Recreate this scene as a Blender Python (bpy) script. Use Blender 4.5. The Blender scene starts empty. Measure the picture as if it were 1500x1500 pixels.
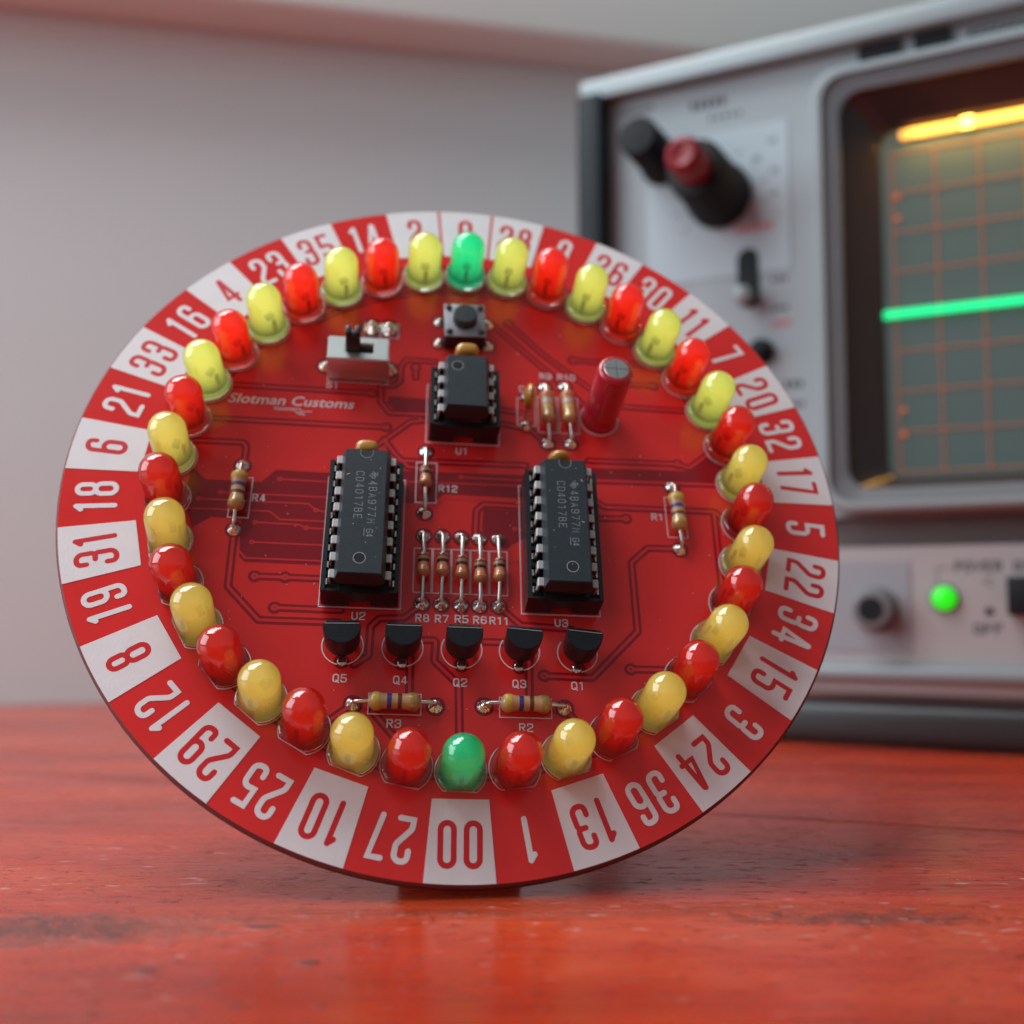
import bpy, bmesh, math, random
from mathutils import Matrix, Vector
random.seed(7)
MM = 0.001
sc = bpy.context.scene
COL = sc.collection
R = math.radians

# ------------------------------------------------------------------ camera
cam_d = bpy.data.cameras.new('camera'); cam = bpy.data.objects.new('camera', cam_d); COL.objects.link(cam)
cam.location = (3.924*MM, -128.76*MM, 32.70*MM)
cam.rotation_euler = (R(90+4.80), 0, 0)
cam_d.sensor_width = 36; cam_d.lens = 38.60; cam_d.clip_start = 0.005; cam_d.clip_end = 20
cam_d.dof.use_dof = True; cam_d.dof.focus_distance = 0.134; cam_d.dof.aperture_fstop = 38.6/2.75
cam_d.dof.aperture_blades = 0
sc.camera = cam
# ------------------------------------------------------------------ world, lamps, exposure
w = bpy.data.worlds.new('World'); sc.world = w; w.use_nodes = True
bg = w.node_tree.nodes['Background']; bg.inputs[0].default_value = (0.80, 0.93, 1.0, 1); bg.inputs[1].default_value = 0.27
def area(name, loc, target, sx, sy, power, col):
    l = bpy.data.lights.new(name, 'AREA'); l.shape = 'RECTANGLE'; l.size = sx; l.size_y = sy; l.energy = power; l.color = col
    o = bpy.data.objects.new(name, l); COL.objects.link(o); o.location = loc
    o.rotation_euler = (Vector(target)-Vector(loc)).to_track_quat('-Z', 'Y').to_euler(); return o
area('skylight', (-0.28, 0.20, 0.80), (-0.05, 0.06, 0.04), 0.98, 0.52, 20.0, (0.93, 0.97, 1.0))
area('left_window', (-0.95, -0.25, 0.42), (0, 0.05, 0.05), 0.8, 0.7, 11.0, (0.80, 0.93, 1.0))
sc.view_settings.view_transform = 'Standard'; sc.view_settings.look = 'None'
sc.view_settings.exposure = -0.30; sc.view_settings.gamma = 1.0; sc.view_settings.use_curve_mapping = False
sc.render.engine = 'CYCLES'
cy = sc.cycles
cy.use_denoising = True; cy.use_adaptive_sampling = True; cy.adaptive_threshold = 0.02; cy.max_bounces = 14; cy.volume_bounces = 10; cy.transparent_max_bounces = 12; cy.transmission_bounces = 8; cy.diffuse_bounces = 4; cy.glossy_bounces = 4
cy.sample_clamp_indirect = 6.0; cy.caustics_reflective = False; cy.caustics_refractive = False

# ------------------------------------------------------------------ materials
MATS = {}
def mat(name, col, rough=0.5, metal=0.0, coat=0.0, noise=0.0, nscale=800, bump=0.0, bscale=2500, spec=0.5, emis=None, estr=0.0, sss=0.0, srad=None, trans=0.0, rvar=0.0, ior=1.5):
    m = bpy.data.materials.new(name); m.use_nodes = True; nt = m.node_tree; b = nt.nodes['Principled BSDF']
    b.inputs['Base Color'].default_value = (*col, 1); b.inputs['Roughness'].default_value = rough
    b.inputs['Metallic'].default_value = metal; b.inputs['Specular IOR Level'].default_value = spec
    b.inputs['Coat Weight'].default_value = coat; b.inputs['Coat Roughness'].default_value = 0.08
    b.inputs['IOR'].default_value = ior
    if trans: b.inputs['Transmission Weight'].default_value = trans
    if sss:
        b.inputs['Subsurface Weight'].default_value = sss; b.inputs['Subsurface Radius'].default_value = srad
        b.inputs['Subsurface Scale'].default_value = 1.0
    if emis: b.inputs['Emission Color'].default_value = (*emis, 1); b.inputs['Emission Strength'].default_value = estr
    if noise or bump or rvar:
        tc = nt.nodes.new('ShaderNodeTexCoord')
    if noise or rvar:
        n = nt.nodes.new('ShaderNodeTexNoise'); n.inputs['Scale'].default_value = nscale; n.inputs['Detail'].default_value = 5
        nt.links.new(tc.outputs['Object'], n.inputs['Vector'])
    if noise:
        mx = nt.nodes.new('ShaderNodeMix'); mx.data_type = 'RGBA'; mx.blend_type = 'MIX'
        mx.inputs['A'].default_value = (*[c*(1-noise) for c in col], 1); mx.inputs['B'].default_value = (*[min(1, c*(1+noise)) for c in col], 1)
        nt.links.new(n.outputs['Fac'], mx.inputs['Factor']); nt.links.new(mx.outputs['Result'], b.inputs['Base Color'])
    if rvar:
        mr = nt.nodes.new('ShaderNodeMapRange'); mr.inputs['To Min'].default_value = max(0.02, rough-rvar); mr.inputs['To Max'].default_value = rough+rvar
        nt.links.new(n.outputs['Fac'], mr.inputs['Value']); nt.links.new(mr.outputs['Result'], b.inputs['Roughness'])
    if bump:
        n2 = nt.nodes.new('ShaderNodeTexNoise'); n2.inputs['Scale'].default_value = bscale; n2.inputs['Detail'].default_value = 3
        nt.links.new(tc.outputs['Object'], n2.inputs['Vector'])
        bp = nt.nodes.new('ShaderNodeBump'); bp.inputs['Strength'].default_value = bump; bp.inputs['Distance'].default_value = 0.0001
        nt.links.new(n2.outputs['Fac'], bp.inputs['Height']); nt.links.new(bp.outputs['Normal'], b.inputs['Normal'])
    MATS[name] = m; return m

mat('solder_mask', (0.68, 0.026, 0.024), 0.17, noise=0.10, nscale=120, bump=0.05, bscale=900, rvar=0.05)
mat('bare_mask', (0.25, 0.010, 0.016), 0.17, noise=0.10, nscale=150, bump=0.05, bscale=900)
mat('board_edge', (0.13, 0.025, 0.025), 0.6, noise=0.2, nscale=600)
mat('trace_mask', (0.64, 0.026, 0.032), 0.22)
mat('silk', (0.74, 0.70, 0.71), 0.42, noise=0.05, nscale=400, bump=0.25, bscale=3000)
mat('silk_thin', (0.72, 0.60, 0.62), 0.5)
mat('numeral_red', (0.60, 0.016, 0.020), 0.3)
mat('via_hole', (0.10, 0.01, 0.012), 0.6)
mat('chip_plastic', (0.020, 0.028, 0.035), 0.40, spec=0.42, noise=0.25, nscale=2500, bump=0.35, bscale=7000, rvar=0.06)
mat('chip_mark_glint', (0.24, 0.26, 0.27), 0.6)  # printed marks, and pale highlights painted along edges
mat('chip_dimple', (0.02, 0.022, 0.026), 0.25)
mat('socket_plastic', (0.010, 0.011, 0.013), 0.33, bump=0.15, bscale=3000)
mat('transistor_plastic', (0.007, 0.008, 0.010), 0.36, spec=0.32, bump=0.25, bscale=5000, noise=0.2, nscale=2000)
mat('tin', (0.72, 0.68, 0.64), 0.36, metal=1.0, noise=0.12, nscale=1500, bump=0.2, bscale=3000)
mat('pin_metal', (0.46, 0.44, 0.43), 0.5, metal=0.6, noise=0.15, nscale=2500)
mat('solder', (0.72, 0.70, 0.68), 0.20, metal=1.0, noise=0.2, nscale=1800, bump=0.8, bscale=1800)
mat('lead_wire', (0.72, 0.68, 0.62), 0.28, metal=1.0)
mat('dark_lead', (0.02, 0.02, 0.024), 0.25, metal=0.3)
mat('resistor_tan', (0.52, 0.29, 0.13), 0.28, coat=0.5, noise=0.12, nscale=700)
mat('resistor_small', (0.50, 0.21, 0.10), 0.28, coat=0.5, noise=0.12, nscale=700)
mat('band_brown', (0.13, 0.035, 0.02), 0.3, coat=0.4); mat('band_black', (0.012, 0.010, 0.012), 0.3, coat=0.4)
mat('band_orange', (0.62, 0.16, 0.05), 0.3, coat=0.4); mat('band_gold', (0.42, 0.29, 0.08), 0.3, metal=0.4, coat=0.4)
mat('band_yellow', (0.60, 0.42, 0.06), 0.3, coat=0.4); mat('band_violet', (0.045, 0.03, 0.20), 0.3, coat=0.4)
mat('band_white', (0.50, 0.45, 0.40), 0.3, coat=0.4)
mat('ceramic', (0.48, 0.22, 0.03), 0.22, coat=0.6, noise=0.25, nscale=500)
mat('sleeve', (0.42, 0.016, 0.034), 0.22, coat=0.5); mat('sleeve_stripe', (0.42, 0.05, 0.07), 0.3, coat=0.4)
mat('aluminium', (0.66, 0.66, 0.62), 0.32, metal=1.0, noise=0.08); mat('groove', (0.25, 0.25, 0.24), 0.4, metal=0.8)
mat('shell_metal', (0.74, 0.77, 0.74), 0.36, metal=0.9, noise=0.06, nscale=300)
mat('plate_metal', (0.34, 0.34, 0.37), 0.45, metal=0.6, noise=0.1)
mat('plunger', (0.022, 0.028, 0.034), 0.45); mat('knob_black', (0.010, 0.011, 0.015), 0.38)
mat('prop_black', (0.012, 0.010, 0.010), 0.4); mat('prop_bronze', (0.15, 0.08, 0.03), 0.45, metal=0.2)
def lens_mat(name, col, dens, glow, gstr):
    """milky epoxy: clear glossy skin round a scattering, faintly glowing volume"""
    m = bpy.data.materials.new(name); m.use_nodes = True; nt = m.node_tree; N = nt.nodes; L = nt.links
    N.remove(N['Principled BSDF']); out = N['Material Output']
    tr = N.new('ShaderNodeBsdfTransparent'); gl = N.new('ShaderNodeBsdfGlossy'); gl.inputs['Roughness'].default_value = 0.05
    fr = N.new('ShaderNodeFresnel'); fr.inputs['IOR'].default_value = 1.85; mx = N.new('ShaderNodeMixShader')
    L.new(fr.outputs[0], mx.inputs[0]); L.new(tr.outputs[0], mx.inputs[1]); L.new(gl.outputs[0], mx.inputs[2]); L.new(mx.outputs[0], out.inputs['Surface'])
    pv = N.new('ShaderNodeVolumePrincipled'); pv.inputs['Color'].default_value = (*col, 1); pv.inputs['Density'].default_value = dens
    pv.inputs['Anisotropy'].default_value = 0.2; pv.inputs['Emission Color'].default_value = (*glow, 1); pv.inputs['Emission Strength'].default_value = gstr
    L.new(pv.outputs[0], out.inputs['Volume']); MATS[name] = m
# colour of the milky epoxy, and its glow: emission added to unlit lights, in-between, lit ones at the top
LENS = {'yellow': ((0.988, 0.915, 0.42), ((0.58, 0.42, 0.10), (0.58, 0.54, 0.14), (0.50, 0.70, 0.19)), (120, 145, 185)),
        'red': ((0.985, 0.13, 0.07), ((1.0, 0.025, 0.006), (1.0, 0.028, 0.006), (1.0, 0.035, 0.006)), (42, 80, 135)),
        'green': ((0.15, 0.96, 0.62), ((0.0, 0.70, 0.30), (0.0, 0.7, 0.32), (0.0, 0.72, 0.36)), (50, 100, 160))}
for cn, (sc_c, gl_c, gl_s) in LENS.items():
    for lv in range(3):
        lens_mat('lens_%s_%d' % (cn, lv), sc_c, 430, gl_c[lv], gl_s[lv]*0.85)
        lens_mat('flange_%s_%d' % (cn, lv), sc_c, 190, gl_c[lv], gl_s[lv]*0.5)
# oscilloscope
mat('panel_blue', (0.31, 0.35, 0.37), 0.55, noise=0.04, nscale=90); mat('panel_white', (0.38, 0.45, 0.49), 0.55)
mat('panel_grey', (0.29, 0.29, 0.31), 0.5); mat('panel_lower', (0.38, 0.34, 0.34), 0.5)
mat('scope_silver', (0.26, 0.30, 0.31), 0.42, metal=0.15); mat('scope_side', (0.014, 0.019, 0.024), 0.6, spec=0.2)
mat('scope_case', (0.20, 0.22, 0.24), 0.55); mat('bezel_grey', (0.13, 0.14, 0.15), 0.45); mat('bezel_lip', (0.27, 0.31, 0.32), 0.4); mat('bezel_dark', (0.030, 0.022, 0.021), 0.13)
mat('scope_black', (0.007, 0.007, 0.009), 0.55, spec=0.25); mat('scope_red', (0.22, 0.012, 0.02), 0.4, spec=0.35); mat('print_dark', (0.025, 0.025, 0.03), 0.6); mat('print_red', (0.5, 0.06, 0.06), 0.6)
mat('phosphor', (0.085, 0.125, 0.115), 0.3); mat('rubber', (0.015, 0.015, 0.016), 0.7); mat('stand_grey', (0.15, 0.145, 0.15), 0.45); mat('stand_dark', (0.022, 0.021, 0.023), 0.42); mat('recess_shade', (0.10, 0.07, 0.07), 0.5)
mat('trace_glow', (0, 0, 0), 0.5, emis=(0.0, 0.85, 0.27), estr=1.9)
mat('graticule_glow', (0.3, 0.08, 0.03), 0.5, emis=(0.85, 0.16, 0.04), estr=0.50)
mat('lamp_bar', (0.5, 0.3, 0.1), 0.5, emis=(1.0, 0.50, 0.07), estr=0.8)
mat('lamp_spot', (0.5, 0.3, 0.1), 0.5, emis=(1.0, 0.62, 0.08), estr=9.0)
mat('power_glow', (0.02, 0.3, 0.02), 0.3, emis=(0.012, 1.0, 0.004), estr=0.95)

def wall_mat():
    m = mat('wall_paint', (0.62, 0.665, 0.66), 0.7, noise=0.03, nscale=12, bump=0.15, bscale=200); return m
wall_mat(); mat('sill_paint', (0.70, 0.71, 0.67), 0.5)

def table_mat():
    m = bpy.data.materials.new('red_wood'); m.use_nodes = True; nt = m.node_tree; N = nt.nodes; L = nt.links; b = N['Principled BSDF']
    tc = N.new('ShaderNodeTexCoord')
    def mapping(s):
        mp = N.new('ShaderNodeMapping'); mp.inputs['Scale'].default_value = s; L.new(tc.outputs['Object'], mp.inputs['Vector']); return mp
    def noise(s, scale, det=6, rough=0.6):
        n = N.new('ShaderNodeTexNoise'); n.inputs['Scale'].default_value = scale; n.inputs['Detail'].default_value = det; n.inputs['Roughness'].default_value = rough
        L.new(mapping(s).outputs[0], n.inputs['Vector']); return n
    def ramp(src, stops):
        r = N.new('ShaderNodeValToRGB'); e = r.color_ramp.elements
        while len(e) < len(stops): e.new(0.5)
        for k, (p, c) in enumerate(stops): e[k].position = p; e[k].color = (*c, 1) if len(c) == 3 else c
        L.new(src.outputs[0], r.inputs[0]); return r
    big = noise((0.35, 1.4, 1), 28)
    base = ramp(big, [(0.28, (0.23, 0.014, 0.006)), (0.50, (0.45, 0.037, 0.013)), (0.72, (0.60, 0.078, 0.021))])
    grain = noise((0.12, 3.0, 1), 420, 4)
    g = ramp(grain, [(0.35, (0.62, 0.62, 0.62)), (0.62, (1.1, 1.1, 1.1))])
    mx = N.new('ShaderNodeMix'); mx.data_type = 'RGBA'; mx.blend_type = 'MULTIPLY'; mx.inputs['Factor'].default_value = 0.6
    L.new(base.outputs[0], mx.inputs['A']); L.new(g.outputs[0], mx.inputs['B'])
    # worn dark patches and dents, each with its own place and shape on the boards
    wob = noise((1, 1.5, 1), 260, 5, 0.7)
    def blob(x, y, rx, ry, edge, jit, amount):
        mp = N.new('ShaderNodeMapping'); mp.vector_type = 'POINT'; mp.inputs['Location'].default_value = (-x*MM/(rx*MM), -y*MM/(ry*MM), 0); mp.inputs['Scale'].default_value = (1/(rx*MM), 1/(ry*MM), 0)
        L.new(tc.outputs['Object'], mp.inputs['Vector']); ln = N.new('ShaderNodeVectorMath'); ln.operation = 'LENGTH'; L.new(mp.outputs[0], ln.inputs[0])
        a = N.new('ShaderNodeMath'); a.operation = 'MULTIPLY_ADD'; a.inputs[1].default_value = jit; L.new(wob.outputs[0], a.inputs[0]); L.new(ln.outputs['Value'], a.inputs[2])
        r = N.new('ShaderNodeMapRange'); r.inputs['From Min'].default_value = 1+jit*0.5-edge; r.inputs['From Max'].default_value = 1+jit*0.5+edge; r.inputs['To Min'].default_value = amount; r.inputs['To Max'].default_value = 0; L.new(a.outputs[0], r.inputs['Value']); return r
    tot = None
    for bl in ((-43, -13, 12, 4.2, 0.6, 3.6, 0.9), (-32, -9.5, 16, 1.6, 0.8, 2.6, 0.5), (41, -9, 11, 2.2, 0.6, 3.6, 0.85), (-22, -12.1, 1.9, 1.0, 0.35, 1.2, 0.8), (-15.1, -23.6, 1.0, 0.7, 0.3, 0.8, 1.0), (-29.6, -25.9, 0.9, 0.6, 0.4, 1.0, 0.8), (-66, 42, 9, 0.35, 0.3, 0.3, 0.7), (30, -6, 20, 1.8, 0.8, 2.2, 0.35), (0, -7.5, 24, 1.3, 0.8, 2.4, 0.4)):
        q = blob(*bl)
        if tot is None: tot = q
        else:
            m_ = N.new('ShaderNodeMath'); m_.operation = 'MAXIMUM'; L.new(tot.outputs[0], m_.inputs[0]); L.new(q.outputs[0], m_.inputs[1]); tot = m_
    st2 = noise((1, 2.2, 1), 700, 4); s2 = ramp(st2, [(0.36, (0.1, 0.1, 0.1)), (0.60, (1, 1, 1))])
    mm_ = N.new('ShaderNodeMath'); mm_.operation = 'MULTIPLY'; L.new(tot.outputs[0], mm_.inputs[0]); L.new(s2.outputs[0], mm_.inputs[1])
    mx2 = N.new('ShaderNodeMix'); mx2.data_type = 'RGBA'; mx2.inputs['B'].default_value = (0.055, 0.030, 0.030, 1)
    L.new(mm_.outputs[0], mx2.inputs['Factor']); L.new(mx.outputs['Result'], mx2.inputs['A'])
    sf = ramp(noise((0.40, 1.3, 1), 620, 2, 0.5), [(0.655, (0, 0, 0)), (0.70, (1, 1, 1))]); sfz = ramp(noise((0.6, 1.0, 1), 38, 3), [(0.46, (0, 0, 0)), (0.62, (1, 1, 1))])
    sm_ = N.new('ShaderNodeMath'); sm_.operation = 'MULTIPLY'; L.new(sf.outputs[0], sm_.inputs[0]); L.new(sfz.outputs[0], sm_.inputs[1])
    sc2 = N.new('ShaderNodeMath'); sc2.operation = 'MULTIPLY'; sc2.inputs[1].default_value = 0.5; L.new(sm_.outputs[0], sc2.inputs[0])
    mx3 = N.new('ShaderNodeMix'); mx3.data_type = 'RGBA'; mx3.inputs['B'].default_value = (0.74, 0.50, 0.46, 1); L.new(sc2.outputs[0], mx3.inputs['Factor']); L.new(mx2.outputs['Result'], mx3.inputs['A'])  # pale flecks: scuffs plus varnish glints put into the colour
    L.new(mx3.outputs['Result'], b.inputs['Base Color'])
    rn = noise((0.4, 1.2, 1), 90, 6, 0.7)
    mr = N.new('ShaderNodeMapRange'); mr.inputs['From Min'].default_value = 0.3; mr.inputs['From Max'].default_value = 0.7
    mr.inputs['To Min'].default_value = 0.13; mr.inputs['To Max'].default_value = 0.34; L.new(rn.outputs[0], mr.inputs['Value']); L.new(mr.outputs[0], b.inputs['Roughness'])
    # relief: long grain, fine varnish pimples and scuffs, rougher inside the worn patches
    d1 = noise((0.10, 2.2, 1), 300, 4); d2 = noise((0.45, 1.5, 1), 620, 3); d3 = noise((1, 1.6, 1), 1500, 3)
    dr = ramp(d2, [(0.60, (0, 0, 0)), (0.66, (1, 1, 1))])
    ad = N.new('ShaderNodeMath'); ad.operation = 'MULTIPLY_ADD'; ad.inputs[1].default_value = 0.35; L.new(d1.outputs[0], ad.inputs[0]); L.new(dr.outputs[0], ad.inputs[2])
    ma = N.new('ShaderNodeMath'); ma.operation = 'MULTIPLY'; ma.inputs[1].default_value = 3.5; L.new(tot.outputs[0], ma.inputs[0])
    a0 = N.new('ShaderNodeMath'); a0.operation = 'ADD'; a0.inputs[1].default_value = 0.12; L.new(ma.outputs[0], a0.inputs[0])
    a2 = N.new('ShaderNodeMath'); a2.operation = 'MULTIPLY_ADD'; L.new(a0.outputs[0], a2.inputs[0]); L.new(d3.outputs[0], a2.inputs[1]); L.new(ad.outputs[0], a2.inputs[2])
    bp = N.new('ShaderNodeBump'); bp.inputs['Strength'].default_value = 0.9; bp.inputs['Distance'].default_value = 0.0003
    L.new(a2.outputs[0], bp.inputs['Height']); L.new(bp.outputs['Normal'], b.inputs['Normal'])
    b.inputs['Specular IOR Level'].default_value = 0.5
    MATS['red_wood'] = m
table_mat()

# ------------------------------------------------------------------ mesh helpers (millimetres in, metres out)
class MB:
    def __init__(s): s.v = []; s.f = []; s.m = []
    def add(s, vs, fs, mi=0):
        o = len(s.v); s.v += [tuple(v) for v in vs]
        for f in fs: s.f.append(tuple(i+o for i in f)); s.m.append(mi)
        return s
    def box(s, x0, x1, y0, y1, z0, z1, mi=0):
        return s.add([(x0,y0,z0),(x1,y0,z0),(x1,y1,z0),(x0,y1,z0),(x0,y0,z1),(x1,y0,z1),(x1,y1,z1),(x0,y1,z1)],
                     [(0,3,2,1),(4,5,6,7),(0,1,5,4),(1,2,6,5),(2,3,7,6),(3,0,4,7)], mi)
    def bbox(s, x0, x1, y0, y1, z0, z1, bev=0.15, seg=2, mi=0):
        bm = bmesh.new(); q = [bm.verts.new(p) for p in [(x0,y0,z0),(x1,y0,z0),(x1,y1,z0),(x0,y1,z0),(x0,y0,z1),(x1,y0,z1),(x1,y1,z1),(x0,y1,z1)]]
        for f in [(0,3,2,1),(4,5,6,7),(0,1,5,4),(1,2,6,5),(2,3,7,6),(3,0,4,7)]: bm.faces.new([q[i] for i in f])
        bmesh.ops.bevel(bm, geom=bm.edges[:], offset=bev, segments=seg, affect='EDGES', profile=0.5)
        bm.verts.index_update(); s.add([v.co[:] for v in bm.verts], [[v.index for v in f.verts] for f in bm.faces], mi); bm.free(); return s
    def lathe(s, prof, n=24, cx=0, cy=0, mi=0, fn=None):
        vs = []; fs = []
        for (r, z) in prof:
            for i in range(n):
                a = 2*math.pi*i/n; p = (cx+r*math.cos(a), cy+r*math.sin(a), z); vs.append(fn(p) if fn else p)
        for j in range(len(prof)-1):
            for i in range(n):
                k = (i+1) % n; fs.append((j*n+i, j*n+k, (j+1)*n+k, (j+1)*n+i))
        fs.append(tuple(reversed(range(n)))); fs.append(tuple((len(prof)-1)*n+i for i in range(n)))
        return s.add(vs, fs, mi)
    def tube(s, pts, r, n=8, mi=0):
        P = [Vector(p) for p in pts]; vs = []; fs = []
        rr = r if isinstance(r, (list, tuple)) else [r]*len(P)
        up = Vector((0.13, 0.31, 0.94)).normalized()
        for j, p in enumerate(P):
            d = (P[min(j+1, len(P)-1)]-P[max(j-1, 0)]).normalized()
            a = d.cross(up)
            if a.length < 0.05: a = d.cross(Vector((1, 0, 0)))
            a.normalize(); c = a.cross(d)
            for i in range(n):
                t = 2*math.pi*i/n; vs.append(p+a*math.cos(t)*rr[j]+c*math.sin(t)*rr[j])
        for j in range(len(P)-1):
            for i in range(n):
                k = (i+1) % n; fs.append((j*n+i, (j+1)*n+i, (j+1)*n+k, j*n+k))
        fs.append(tuple(range(n))); fs.append(tuple(reversed([(len(P)-1)*n+i for i in range(n)])))
        return s.add(vs, fs, mi)
    def poly(s, pts, z=0, mi=0): return s.add([(x, y, z) for x, y in pts], [tuple(range(len(pts)))], mi)
    def prism(s, pts, z0, z1, mi=0):
        n = len(pts); vs = [(x, y, z0) for x, y in pts]+[(x, y, z1) for x, y in pts]
        fs = [tuple(reversed(range(n))), tuple(range(n, 2*n))]+[(i, (i+1) % n, n+(i+1) % n, n+i) for i in range(n)]
        return s.add(vs, fs, mi)
    def ribbon(s, pts, wd, z=0, closed=False, cap=True, mi=0):
        P = [Vector(p) for p in pts]; n = len(P); h = wd/2
        if closed and (P[0]-P[-1]).length < 1e-6: P.pop(); n -= 1
        if cap and not closed and n > 1:   # rounded ends: grow by tapering points
            def ends(a, b):
                d = (a-b).normalized(); nn = Vector((-d.y, d.x)); out = []
                for k in range(1, 4):
                    t = k*math.pi/2/3.2; out.append((a+d*h*math.sin(t), h*math.cos(t)))
                return out
            seq = [(q, hh) for q, hh in reversed(ends(P[0], P[1]))]+[(p, h) for p in P]+ends(P[-1], P[-2])
        else: seq = [(p, h) for p in P]
        L = []; m = len(seq)
        for i, (p, hh) in enumerate(seq):
            if closed: a, b = seq[i-1][0], seq[(i+1) % m][0]
            else: a, b = seq[max(i-1, 0)][0], seq[min(i+1, m-1)][0]
            d0 = (p-a); d1 = (b-p)
            d0 = d0.normalized() if d0.length > 1e-9 else d1.normalized(); d1 = d1.normalized() if d1.length > 1e-9 else d0
            n0 = Vector((-d0.y, d0.x)); n1 = Vector((-d1.y, d1.x)); mm = n0+n1
            if mm.length < 0.2: mm = n0
            mm.normalize(); k = min(1/max(mm.dot(n0), 0.3), 1.35)
            L.append((p+mm*hh*k, p-mm*hh*k))
        vs = []
        for a, b in L: vs += [(a.x, a.y, z), (b.x, b.y, z)]
        fs = [(2*i+1, 2*i+3, 2*i+2, 2*i) for i in range(m-1)]
        if closed: fs.append((2*m-1, 1, 0, 2*m-2))
        return s.add(vs, fs, mi)
    def ring(s, cx, cy, r0, r1, z, n=28, mi=0):
        vs = []; fs = []
        for i in range(n):
            a = 2*math.pi*i/n; vs += [(cx+r0*math.cos(a), cy+r0*math.sin(a), z), (cx+r1*math.cos(a), cy+r1*math.sin(a), z)]
        for i in range(n):
            k = (i+1) % n; fs.append((2*i, 2*i+1, 2*k+1, 2*k))
        return s.add(vs, fs, mi)
    def disc(s, cx, cy, r, z, n=24, mi=0): return s.poly([(cx+r*math.cos(2*math.pi*i/n), cy+r*math.sin(2*math.pi*i/n)) for i in range(n)], z, mi)
    def mesh(s, name, mats, smooth=None):
        me = bpy.data.meshes.new(name); me.from_pydata([(x*MM, y*MM, z*MM) for x, y, z in s.v], [], s.f)
        for m in (mats if isinstance(mats, (list, tuple)) else [mats]): me.materials.append(MATS[m])
        me.polygons.foreach_set('material_index', s.m); me.update()
        if smooth:
            me.shade_smooth(); me.set_sharp_from_angle(angle=R(smooth))
        return me
    def obj(s, name, mats, parent=None, loc=(0, 0, 0), rot=(0, 0, 0), smooth=None):
        return link(name, s.mesh(name, mats, smooth), parent, loc, rot)
def link(name, data, parent=None, loc=(0, 0, 0), rot=(0, 0, 0)):
    o = bpy.data.objects.new(name, data); COL.objects.link(o); o.parent = parent
    o.location = [c*MM for c in loc]; o.rotation_euler = rot; return o
def tag(o, label=None, cat=None, kind=None, group=None):
    if label: o['label'] = label
    if cat: o['category'] = cat
    if kind: o['kind'] = kind
    if group: o['group'] = group
    return o

# ------------------------------------------------------------------ stroke lettering
GL = {  # strokes on a 1 x 1 cell: (points, closed, corner indices kept sharp)
 '0': [([(0,0),(1,0),(1,1),(0,1)], True, ())],
 '1': [([(.62,.985),(.62,0)], False, ()), ([(.10,.86),(.58,.965)], False, ())],
 '2': [([(0,.74),(0,1),(1,1),(1,.62),(0,.22),(0,0),(1,0)], False, (5,))],
 '3': [([(0,.76),(0,1),(1,1),(1,.53),(.4,.53)], False, ()), ([(.4,.53),(1,.53),(1,0),(0,0),(0,.24)], False, ())],
 '4': [([(.64,.99),(0,.24),(1,.24)], False, (1,)), ([(.72,0),(.72,.97)], False, ())],
 '5': [([(.92,1),(.06,1),(.03,.56),(1,.58),(1,0),(0,0),(0,.22)], False, (1,2))],
 '6': [([(.96,.80),(.96,1),(0,1),(0,.3)], False, ()), ([(0,0),(1,0),(1,.57),(0,.57)], True, ())],
 '7': [([(0,1),(1,1),(.38,0)], False, (1,))],
 '8': [([(.05,.53),(.95,.53),(.95,1),(.05,1)], True, ()), ([(0,0),(1,0),(1,.53),(0,.53)], True, ())],
 '9': [([(.04,.20),(.04,0),(1,0),(1,.7)], False, ()), ([(0,.43),(1,.43),(1,1),(0,1)], True, ())],
 'A': [([(0,0),(.5,1),(1,0)], False, (1,)), ([(.18,.32),(.82,.32)], False, ())],
 'B': [([(0,0),(0,1),(.9,1),(.9,.53),(.16,.53)], False, (1,)), ([(.1,.53),(1,.53),(1,0),(.0,0)], False, ())],
 'C': [([(1,.78),(1,1),(0,1),(0,0),(1,0),(1,.22)], False, ())],
 'D': [([(0,0),(0,1),(1,1),(1,0)], True, (0,1))],
 'E': [([(1,1),(0,1),(0,0),(1,0)], False, (1,2)), ([(0,.53),(.8,.53)], False, ())],
 'F': [([(1,1),(0,1),(0,0)], False, (1,)), ([(0,.53),(.8,.53)], False, ())],
 'G': [([(1,.78),(1,1),(0,1),(0,0),(1,0),(1,.48),(.55,.48)], False, (5,))],
 'M': [([(0,0),(0,1),(.5,.4),(1,1),(1,0)], False, (1,2,3))],
 'N': [([(0,0),(0,1),(1,0),(1,1)], False, (1,2))],
 'O': [([(0,0),(1,0),(1,1),(0,1)], True, ())],
 'P': [([(0,0),(0,1),(1,1),(1,.48),(.16,.48)], False, (1,))],
 'Q': [([(0,0),(1,0),(1,1),(0,1)], True, ()), ([(.6,.22),(1.1,-.12)], False, ())],
 'R': [([(0,0),(0,1),(1,1),(1,.50),(.16,.50)], False, (1,)), ([(.45,.50),(1,0)], False, ())],
 'S': [([(1,.80),(1,1),(0,1),(0,.53),(1,.53),(1,0),(0,0),(0,.20)], False, ())],
 'U': [([(0,1),(0,0),(1,0),(1,1)], False, ())],
 'W': [([(0,1),(.25,0),(.5,.7),(.75,0),(1,1)], False, (1,2,3))],
}
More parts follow.
